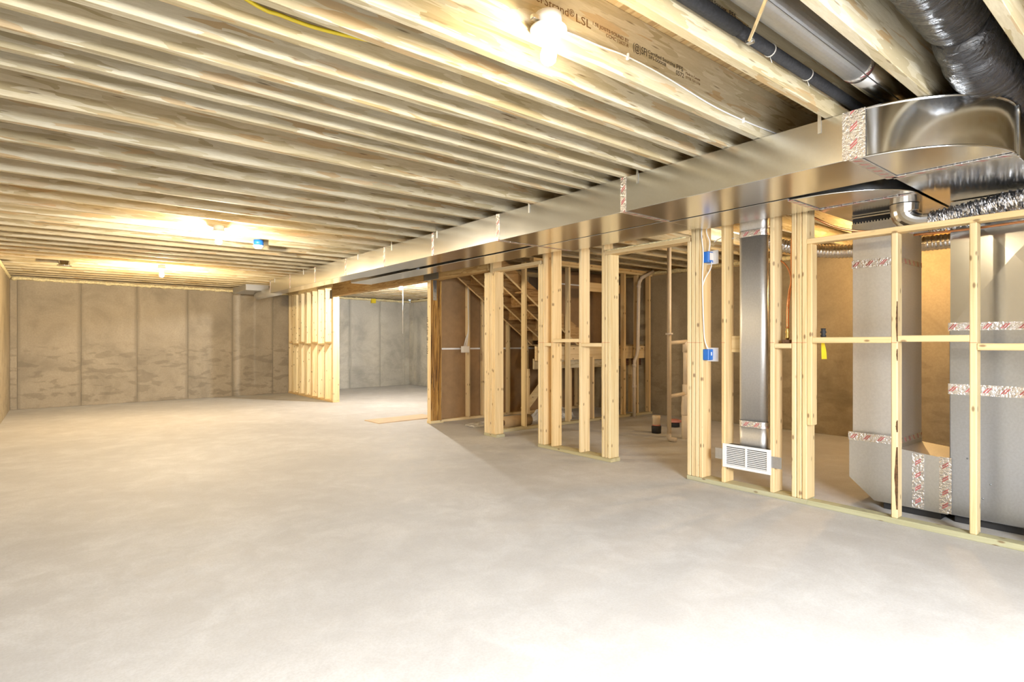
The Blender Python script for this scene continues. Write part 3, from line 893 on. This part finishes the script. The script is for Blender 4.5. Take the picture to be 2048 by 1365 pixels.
for (y0, y1) in ((2.245, 2.412), (2.427, 2.594)):
    for q in range(10):
        z = 0.2025 + q * 0.0149
        prism('louvre', [(XP - 0.014, z), (XP - 0.006, z + 0.006), (XP - 0.0055, z + 0.0075), (XP - 0.014, z + 0.0022)], 'Y', y0, y1, 'white', gr)
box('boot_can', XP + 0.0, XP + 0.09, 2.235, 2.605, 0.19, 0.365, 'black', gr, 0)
for (y0, y1) in ((2.13, 2.211), (2.628, 2.70)):
    box('mounting_tab', XP - 0.005, XP - 0.001, y0, y1, 0.235, 0.325, 'galv_soft', gr, 0)

# round duct in the joist bay
rdc = thing('round_duct', (2.2, 1.14, 2.59), 'round galvanized pipe in a joist bay with one taped joint', 'duct')
YR, ZR, RR = 1.13, 2.60, 0.076
lathe('pipe_section', [(RR, -3.0), (RR, 1.05)], (2.05, YR, ZR), 'galv_soft', rdc, 32, 'X')
lathe('pipe_section', [(RR - 0.002, 1.05), (RR - 0.002, 1.75)], (2.05, YR, ZR), 'galv', rdc, 32, 'X')
lathe('foil_tape', [(RR + 0.0015, 1.03), (RR + 0.0015, 1.08)], (2.05, YR, ZR), 'tape_YX', rdc, 32, 'X')
tube('lock_seam', [(-0.6, YR - 0.045, ZR - 0.063), (3.8, YR - 0.045, ZR - 0.063)], 0.003, 'galv_soft', rdc, 6)
# insulated pipe along the joist
ip = thing('insulated_pipe', (2.3, 1.25, 2.53), 'black foam insulated pipe tied along a joist', 'pipe')
YB, ZB = 1.262, 2.535
lathe('foam_sleeve', [(0.029, -2.7), (0.029, -0.02)], (2.24, YB, ZB), 'black_foam', ip, 16, 'X')
fsl = lathe('foam_sleeve', [(0.026, 0.0), (0.026, 2.0)], (2.24, YB, ZB), 'black_foam', ip, 16, 'X')
for x in (2.50, 2.87): 
    lathe('cable_tie', [(0.0295, -0.002), (0.0295, 0.002)], (x, YB, ZB), 'white_plastic', fsl, 14, 'X')
    tube('tie_tail', [(x, YB, ZB - 0.029), (x + 0.008, YB - 0.005, ZB - 0.055)], 0.0016, 'white_plastic', fsl, 5)
hg = thing('pipe_hanger', (2.28, 1.2, 2.5), 'thin wooden hanger strip with a metal clip under the black pipe', 'hanger')
tube('strip', [(2.28, YB - 0.02, ZB - 0.042), (1.90, 0.938, 2.468)], 0.007, 'lum_x', hg, 4, smooth=False)
box('clip', 2.27, 2.295, YB - 0.04, YB - 0.01, ZB - 0.052, ZB - 0.034, 'galv', hg)

# black wrapped flex duct
bf = thing('wrapped_flex_duct', (3.3, 0.7, 2.5), 'thick flexible duct in glossy black plastic coming down between joists', 'duct')
path = smooth_path([(2.2, 0.705, 2.615), (2.76, 0.705, 2.612), (3.05, 0.705, 2.60), (3.32, 0.695, 2.50), (3.60, 0.69, 2.535), (3.9, 0.69, 2.545), (4.4, 0.70, 2.55)], 30)
path = [p + Vector((0, 0, 0.012)) for p in path]
rng = random.Random(3)
wr_ = [rng.uniform(-1, 1) for _ in range(400)]
sl_ = tube('flex_sleeve', path, lambda L, f: 0.121 + 0.002 * math.sin(L * 60) + 0.003 * wr_[int(L * 45) % 400] - 0.022 * math.exp(-((L - 0.87) / 0.03) ** 2), 'wrap', bf, 28)
lathe('band', [(0.102, -0.012), (0.102, 0.012)], (3.07, 0.705, 2.60), 'black', sl_, 20, 'X')
# foil flex over the rail with its round starting boot
ff = thing('foil_flex_duct', (4.63, 0.6, 2.05), 'crinkled silver foil flex duct lying above the top rail with a round boot', 'duct')
fp = smooth_path([(4.60, 1.22, 2.03), (4.60, 0.985, 2.06), (4.60, 0.766, 2.088), (4.60, 0.4, 2.092), (4.60, -0.6, 2.1)], 70)
rng2 = random.Random(5); cr = [rng2.uniform(-1, 1) for _ in range(999)]
tube('flex_sleeve', fp, lambda L, f: 0.070 + 0.005 * (1 if int(L * 60) % 2 else -1) + 0.003 * cr[int(L * 300) % 999], 'foil', ff, 26, smooth=False, jitter=0.005)
bp = []
for k in range(9):
    a = math.pi / 2 * k / 8
    bp.append((4.60, 1.37 - 0.13 * (1 - math.cos(a)), 2.13 - 0.10 * math.sin(a)))
tube('round_boot', [(4.60, 1.37, 2.179)] + bp + [(4.60, 1.22, 2.03)], lambda L, f: 0.088 - 0.018 * f, 'galv_shiny', ff, 24, smooth=False)
# another foil flex behind the return drop
f2_ = thing('foil_flex_run', (5.6, 2.1, 2.05), 'corrugated foil flex duct passing behind the triple stud', 'duct')
fp2 = smooth_path([(5.75, 1.35, 2.06), (5.72, 1.9, 2.06), (5.70, 2.35, 2.09), (5.55, 2.75, 2.2), (5.3, 2.95, 2.33)], 50)
tube('flex_sleeve', fp2, lambda L, f: 0.062 + 0.005 * math.sin(L * 210), 'foil', f2_, 18)

# =================================================================== LIGHTS
def bulb_fixture(x, y, zt, label, mat, string=0.0, box_mat='white_plastic', clip=False):
    t = thing('light_fixture', (x, y, zt), label, 'light', 'bare ceiling bulbs')
    lathe('junction_box', [(0.052, 0.0), (0.052, -0.05)], (x, y, zt), box_mat, t, 16)
    hd = lathe('lamp_holder', [(0.060, -0.05), (0.072, -0.056), (0.072, -0.064), (0.040, -0.074), (0.024, -0.088), (0.022, -0.10)], (x, y, zt), 'white_plastic', t, 24)
    zb = zt - 0.10
    lathe('bulb', [(0.013, 0.002), (0.016, -0.012), (0.026, -0.035), (0.032, -0.058), (0.029, -0.078), (0.018, -0.090), (0.004, -0.094)], (x, y, zb), mat, hd, 14)
    if string:
        tube('pull_string', [(x + 0.045, y, zt - 0.066), (x + 0.045, y, zt - 0.066 - string)], 0.0035, 'white', hd, 5)
    if clip:
        box('cable_clamp', x - 0.085, x - 0.052, y - 0.012, y + 0.012, zt - 0.045, zt - 0.025, 'galv', t)
    return t
EB = {}
def bulb_mat(name, c, watts):
    return emit_mat(name, c, watts / (math.pi * 0.0105))
bulb_fixture(1.492, 1.63, 2.495, 'bare bulb in a white holder beside the printed joist', bulb_mat('bulb_near', (1.0, 0.80, 0.50), 12), clip=True)
bulb_fixture(1.33, 6.53, 2.44, 'bare ceiling bulb beside the blue ceiling box', bulb_mat('bulb_mid', (1.0, 0.85, 0.62), 90))
bulb_fixture(1.30, 10.36, 2.44, 'bare ceiling bulb nearest the concrete back wall', bulb_mat('bulb_far', (1.0, 0.76, 0.44), 150))
bulb_fixture(5.24, 9.97, 2.44, 'bare ceiling bulb with a long pull string in the far room', bulb_mat('bulb_room', W_COOL, 190), string=0.98)
bulb_fixture(7.0, 2.128, 2.435, 'added unseen ceiling bulb behind the furnace ducts', bulb_mat('fill_bulb_utility', (1.0, 0.62, 0.25), 50))  # hidden from view, added for the warm light around the furnace
bulb_fixture(1.4, -1.12, 2.435, 'added unseen fill bulb behind the camera', bulb_mat('fill_bulb_rear', W_COOL, 30))  # out of view, added to lift the ambient light on the joists
bulb_fixture(6.1, 3.347, 2.435, 'added unseen fill bulb behind the flat wall duct', bulb_mat('fill_bulb_bath', W_SOFT, 14))  # hidden bulb added to brighten the bathroom pipes
# blue and grey ceiling boxes
b1 = thing('ceiling_box', (1.94, 7.33, 2.42), 'round blue ceiling box with a white cover', 'electrical box')
lathe('box_body', [(0.058, 0.02), (0.058, -0.045)], (1.93, 7.32, 2.45), 'blue', b1, 20)
lathe('cover', [(0.064, -0.046), (0.064, -0.055), (0.040, -0.088), (0.01, -0.09)], (1.93, 7.32, 2.45), 'white', b1, 20)
b2 = thing('smoke_detector_box', (0.11, 10.97, 2.38), 'round grey metal ceiling box near the left wall', 'electrical box')
lathe('box_body', [(0.07, 0.02), (0.07, -0.05), (0.09, -0.052), (0.09, -0.065), (0.02, -0.068)], (0.11, 10.97, 2.45), 'galv_shiny', b2, 20)

# =================================================================== WIRES
tj = JOIST[min(JOIST, key=lambda y: abs(y - (Y0 - 2.5 * G)))]
yf = Y0 - 2.5 * G - JT
wcab = thing('white_cable', (2.4, yf, 2.5), 'white cable stapled along the printed joist from the bulb', 'cable')
cpts = smooth_path([(1.56, yf - 0.012, 2.480), (1.65, yf - 0.005, 2.510), (1.86, yf - 0.005, 2.519), (2.04, yf - 0.005, 2.531), (2.33, yf - 0.005, 2.522), (2.72, yf - 0.005, 2.49), (3.05, yf - 0.005, 2.487), (3.45, yf - 0.005, 2.500)], 8)
tube('cable', cpts, 0.0042, 'white', wcab, 6)
for x, z in ((2.04, 2.531), (3.05, 2.487)):
    box('staple', x - 0.004, x + 0.004, yf - 0.012, yf, z - 0.014, z + 0.014, 'white', wcab, 0)
ycab = thing('yellow_cable', (0.9, 2.5, 2.6), 'yellow cable drooping between two ceiling joists', 'cable')
yq = 2.27
tube('cable', smooth_path([(-0.3, yq + 0.02, 2.70), (0.2, yq + 0.01, 2.62)] + [(0.568, 2.27, 2.499), (0.677, 2.27, 2.488), (0.832, 2.27, 2.488), (1.048, 2.27, 2.513), (1.165, 2.27, 2.541)] + [(1.6, yq - 0.01, 2.62), (2.0, yq, 2.70)], 8), 0.0075, 'yellow', ycab, 6)

def outlet_box(y0, z0, label, open_=False):
    t = thing('outlet_box', (XP + 0.03, y0, z0), label, 'electrical box', 'blue outlet boxes on the stud')
    box('box_body', XP + 0.002, XP + 0.075, y0, y0 + 0.055, z0, z0 + 0.095, 'blue', t, 0.004)
    box('mud_ring', XP + 0.076, XP + 0.080, y0 - 0.05, y0 + 0.06, z0 - 0.012, z0 + 0.108, 'white', t, 0.002)
    if open_:
        box('device_plate', XP + 0.02, XP + 0.072, y0 - 0.0035, y0 - 0.0005, z0 + 0.02, z0 + 0.085, 'white_plastic', t, 0)
    else:
        box('rating_label', XP + 0.04, XP + 0.055, y0 - 0.0012, y0 - 0.0002, z0 + 0.04, z0 + 0.07, 'white', t, 0)
    return t
outlet_box(2.769, 1.920, 'upper blue plastic outlet box on the four-ply stud post', True)
outlet_box(2.769, 1.070, 'lower blue plastic outlet box on the four-ply stud post')
oc = thing('outlet_cable', (XP, 2.81, 1.2), 'white cables running down the stud into the blue boxes', 'cable')
tube('cable', smooth_path([(XP + 0.03, 2.80, 2.36), (XP - 0.004, 2.832, 2.2), (XP - 0.006, 2.815, 2.0), (XP - 0.006, 2.822, 1.75), (XP - 0.005, 2.812, 1.4), (XP + 0.01, 2.81, 1.25), (XP + 0.03, 2.79, 1.16)], 8), 0.006, 'white', oc, 6)
tube('cable', smooth_path([(XP + 0.04, 2.785, 2.36), (XP + 0.02, 2.80, 2.2), (XP + 0.04, 2.78, 2.1), (XP + 0.04, 2.79, 2.01)], 8), 0.005, 'white', oc, 6)
tube('cable', smooth_path([(XP + 0.05, 2.768, 1.93), (XP + 0.03, 2.764, 1.87), (XP + 0.0, 2.80, 1.78), (XP - 0.004, 2.82, 1.72)], 8), 0.005, 'white', oc, 6)
tube('cable', smooth_path([(XP + 0.06, 2.75, 2.10), (XP + 0.1, 2.70, 2.13), (XP + 0.08, 2.66, 2.09), (XP + 0.12, 2.6, 2.12)], 8), 0.004, 'white', oc, 6)
jb = thing('junction_box', (5.03, 7.46, 1.06), 'white junction box with cables on the brown sheathed stair wall', 'electrical box')
box('box_body', 4.985, 5.10, 7.415, 7.488, 1.065, 1.165, 'white_plastic', jb)
for q in range(3):
    tube('cable', smooth_path([(5.02 + q * 0.025, 7.45, 1.16), (5.06 + q * 0.018, 7.462, 1.28), (5.112 + q * 0.004, 7.468, 1.42), (5.117, 7.47 + q * 0.004, 1.8), (5.112 + q * 0.004, 7.475, 2.12)], 6), 0.006, 'white', jb, 6)

# =================================================================== PIPES
p1 = thing('vent_pipe', (7.5, 6.0, 0), 'white drain pipe with offsets on the bathroom back wall', 'pipe')
YP = 6.03
pp = [(7.92, YP, 2.43), (7.62, YP, 2.30), (7.56, YP, 2.22), (7.545, YP, 2.1), (7.52, YP, 1.10), (7.50, YP, 1.02), (7.44, YP, 0.92), (7.43, YP, 0.82), (7.43, YP, 0.0)]
tube('pipe', pp, 0.030, 'pvc_w', p1, 14)
for (x, z) in ((7.548, 2.16), (7.53, 1.13), (7.432, 0.84), (7.43, 0.50)):
    lathe('coupling', [(0.036, -0.025), (0.036, 0.025)], (x, YP, z), 'pvc_w', p1, 14)
p2 = thing('waste_stack', (6.2, 4.2, 0), 'cream plastic waste stack with tees and a small foot elbow', 'pipe')
X2, Y2 = 5.92, 4.26
tube('riser', [(X2, Y2, 0.055), (X2, Y2, 2.43)], 0.026, 'pvc', p2, 14)
tube('foot_elbow', smooth_path([(X2, Y2, 0.09), (X2, Y2 - 0.005, 0.035), (X2 + 0.02, Y2 - 0.09, 0.025)], 5), 0.029, 'pvc_w', p2, 12)
lathe('coupling', [(0.045, -0.012), (0.045, 0.012)], (X2, Y2, 1.33), 'pvc_w', p2, 14)
tube('branch', [(X2, Y2, 1.215), (X2 + 0.33, Y2 - 0.02, 1.235)], 0.026, 'pvc', p2, 12)
tube('branch', [(X2, Y2, 0.555), (X2 + 0.30, Y2 - 0.02, 0.575)], 0.024, 'pvc', p2, 12)
X3, Y3 = X2 + 0.31, Y2 - 0.02
tube('stack_pipe', [(X3, Y3, 0.62), (X3, Y3, 1.24)], 0.028, 'pvc', p2, 14)
lathe('tee', [(0.034, -0.07), (0.034, 0.07)], (X3, Y3, 1.17), 'pvc', p2, 14)
lathe('tee', [(0.037, -0.09), (0.037, 0.09)], (X3, Y3, 0.60), 'pvc', p2, 14)
lathe('cleanout_tee', [(0.047, 0.30), (0.052, 0.32), (0.052, 0.42), (0.044, 0.50), (0.044, 0.56)], (X3, Y3, 0), 'pvc', p2, 16)
lathe('stack_pipe', [(0.047, 0.0), (0.047, 0.31)], (X3, Y3, 0.0), 'pvc', p2, 16)
s1 = thing('floor_drain_stub', (6.33, 4.76, 0), 'cream stub pipe in a black collar rising from the slab', 'pipe')
lathe('collar', [(0.062, 0.0), (0.066, 0.09), (0.060, 0.10)], (6.33, 4.76, 0), 'black', s1, 18)
lathe('primer_ring', [(0.054, 0.10), (0.054, 0.115)], (6.33, 4.76, 0), 'pink', s1, 18)
lathe('stub', [(0.050, 0.10), (0.050, 0.20), (0.054, 0.205), (0.054, 0.235), (0.045, 0.24)], (6.33, 4.76, 0), 'pvc', s1, 18)
s2 = thing('closet_flange', (7.0, 4.95, 0), 'red capped toilet flange standing on the bathroom slab', 'pipe')
lathe('collar', [(0.075, 0.0), (0.075, 0.07)], (7.0, 4.95, 0), 'black', s2, 18)
lathe('cap', [(0.10, 0.07), (0.10, 0.095), (0.06, 0.11)], (7.0, 4.95, 0), 'pink', s2, 18)
cp = thing('copper_line', (4.47, 2.11, 1.217), 'copper water line with a brass valve standing on the blocking', 'pipe')
tube('pipe', smooth_path([(4.465, 2.118, 1.33), (4.468, 2.118, 1.5), (4.475, 2.108, 1.62), (4.48, 2.094, 1.72), (4.50, 2.14, 1.83), (4.53, 2.24, 1.91)], 8), 0.006, 'copper', cp, 8)
tube('pipe', smooth_path([(4.475, 2.112, 1.33), (4.48, 2.112, 1.5), (4.49, 2.098, 1.70), (4.50, 2.10, 2.0), (4.50, 2.08, 2.17)], 8), 0.006, 'copper', cp, 8)
lathe('valve', [(0.010, 0.0), (0.016, 0.02), (0.011, 0.045), (0.017, 0.06), (0.010, 0.08), (0.014, 0.09)], (4.468, 2.116, 1.245), 'brass', cp, 10)
box('valve_block', 4.435, 4.495, 2.085, 2.145, 1.217, 1.246, 'bark', cp)
vv = thing('gas_valve', (XP + 0.05, 1.845, 1.262), 'small black valve with a yellow tag on the blocking', 'valve')
lathe('valve_body', [(0.016, 0.0), (0.021, 0.012), (0.013, 0.024), (0.022, 0.036), (0.015, 0.052), (0.018, 0.066)], (XP + 0.05, 1.845, 1.262), 'black', vv, 12)
prism('tag', [(1.862, 1.255), (1.878, 1.255), (1.875, 1.098), (1.838, 1.10), (1.842, 1.16)], 'X', XP + 0.092, XP + 0.0945, 'yellow', vv)
bl = thing('refrigerant_line', (4.7, 1.9, 2.1), 'thin copper refrigerant line sagging above the top rail', 'pipe')
tube('pipe', smooth_path([(4.5, 2.10, 2.30), (4.55, 1.93, 2.17), (4.62, 1.80, 2.09), (4.71, 1.62, 2.05), (4.705, 1.3, 2.06), (4.71, 0.95, 2.11)], 8), 0.008, 'copper', bl, 8)
tube('pipe', smooth_path([(4.55, 1.30, 1.955), (4.56, 1.0, 1.95), (4.56, 0.7, 1.955), (4.56, 0.2, 1.96)], 6), 0.008, 'copper', bl, 8)

# =================================================================== LOOSE THINGS
pl = mesh_obj('plywood_sheet', [(3.77, 8.37, 0.0), (3.79, 7.90, 0.0), (4.85, 7.98, 0.0), (4.85, 8.46, 0.0), (3.77, 8.37, 0.012), (3.79, 7.90, 0.012), (4.85, 7.98, 0.012), (4.85, 8.46, 0.012)],
              [(0, 1, 2, 3), (4, 5, 6, 7), (0, 1, 5, 4), (1, 2, 6, 5), (2, 3, 7, 6), (3, 0, 4, 7)], 'ply')
tag(pl, 'thin tan plywood sheet lying on the slab beside the post', 'plywood')
tb = thing('cardboard_tube', (5.3, 6.45, 0), 'brown cardboard tube lying under the stairs', 'tube')
tube('roll', [(4.95, 6.36, 0.085), (5.45, 6.38, 0.085)], 0.085, 'board_tube', tb, 18)
lathe('core', [(0.045, -0.004), (0.045, 0.003)], (4.95, 6.36, 0.085), 'bark', tb, 14, 'X')
def crumple(name, cx, cy, sx, sy, h, label, mat, seed):
    r = random.Random(seed)
    nx, ny = 12, 9
    vs = []
    for j in range(ny + 1):
        for i in range(nx + 1):
            u, v = i / nx, j / ny
            e = math.sin(math.pi * u) * math.sin(math.pi * v)
            vs.append((cx + (u - 0.5) * sx + r.uniform(-0.03, 0.03), cy + (v - 0.5) * sy + r.uniform(-0.03, 0.03), 0.004 + max(0, e) ** 0.6 * h * r.uniform(0.35, 1.0)))
    fs = [(j * (nx + 1) + i, j * (nx + 1) + i + 1, (j + 1) * (nx + 1) + i + 1, (j + 1) * (nx + 1) + i) for j in range(ny) for i in range(nx)]
    o_ = mesh_obj(name, vs, fs, mat)
    tag(o_, label, 'plastic sheet')
    return o_
crumple('plastic_bundle', 6.25, 6.78, 0.95, 0.32, 0.22, 'crumpled clear plastic bundle on the floor under the stairs', 'poly', 4)
crumple('plastic_scrap', 5.0, 6.85, 0.62, 0.35, 0.05, 'small scrap of clear plastic near the post foot', 'poly', 9)
lb = thing('lumber_offcut', (6.3, 7.0, 0), 'pile of two short lumber offcuts under the stair brace', 'lumber')
box('board', 5.75, 6.9, 6.98, 7.07, 0.0, 0.038, 'lum_x', lb)
box('board', 5.95, 6.8, 6.99, 7.06, 0.04, 0.078, 'lum_x', lb)
hb = thing('hanging_bracket', (4.40, 11.42, 2.1), 'galvanized joist hanger at the far end of the beam', 'bracket')
box('side_plate', XP - 0.004, XP - 0.001, 11.35, 11.46, 2.12, 2.30, 'galv', hb, 0)
box('seat', XP - 0.004, XP + 0.14, 11.346, 11.35, 2.15, 2.30, 'galv', hb, 0)
yb_ = thing('yellow_wall_box', (6.75, 14.5, 2.3), 'small yellow box high on the far room wall', 'electrical box')
box('box_body', 6.72, 6.84, 14.44, 14.52, 2.30, 2.42, 'yellow', yb_)

# =================================================================== LETTERING ON THE JOISTS
RT = (math.pi / 2, 0, 0)      # upright in the XZ plane, facing -Y
def fit(body, x0, x1, z, cap, mat, joist, yy):
    """letters from x0 to x1 with the given capital height, baseline z"""
    o_ = text('lettering', body, (x0, yy - 0.0006, z), 1.0, RT, mat, joist, ext=0.0004)
    xs = [v.co.x for v in o_.data.vertices]; ys_ = [v.co.y for v in o_.data.vertices]
    sx = (x1 - x0) / (max(xs) - min(xs)); sy = cap / max(ys_); mx = min(xs)
    for v in o_.data.vertices: v.co.x = (v.co.x - mx) * sx; v.co.y *= sy
    return o_
for (b, x0, x1, z, cap, m) in (('TimberStrand', 1.375, 1.668, 2.582, 0.033, 'ink_brown'), ('®', 1.672, 1.702, 2.590, 0.030, 'ink_brown'), ('LSL', 1.713, 1.803, 2.578, 0.034, 'ink_brown'),
        ('1.5E JOISTS-SOUND BY', 1.815, 2.055, 2.600, 0.015, 'ink_brown'), ('CCMC 12627-R', 1.90, 2.053, 2.578, 0.015, 'ink_brown'),
        ('(@)SFI', 2.085, 2.186, 2.580, 0.036, 'ink'), ('Certified Sourcing', 2.195, 2.409, 2.599, 0.016, 'ink'), ('SFI-00008', 2.20, 2.335, 2.577, 0.016, 'ink'),
        ('PFS', 2.421, 2.476, 2.594, 0.022, 'ink'), ('0572', 2.417, 2.483, 2.564, 0.022, 'ink'), ('Made in Canada', 2.50, 2.627, 2.590, 0.012, 'ink_brown'), ('STTR 12/11/16', 2.50, 2.627, 2.568, 0.012, 'ink_brown')):
    fit(b, x0, x1, z, cap, m, tj, yf)
tj2 = JOIST[min(JOIST, key=lambda y: abs(y - (Y0 - 3.5 * G)))]
yf2 = Y0 - 3.5 * G - JT
for (b, x0, x1, z, cap, m) in (('Certified Sourcing', 2.0, 2.19, 2.607, 0.016, 'ink'), ('SFI-00008', 2.03, 2.16, 2.585, 0.016, 'ink'), ('PFS', 2.215, 2.265, 2.604, 0.022, 'ink'), ('0572', 2.212, 2.279, 2.574, 0.022, 'ink'), ('Made in Canada', 2.29, 2.41, 2.60, 0.012, 'ink')):
    fit(b, x0, x1, z, cap, m, tj2, yf2)
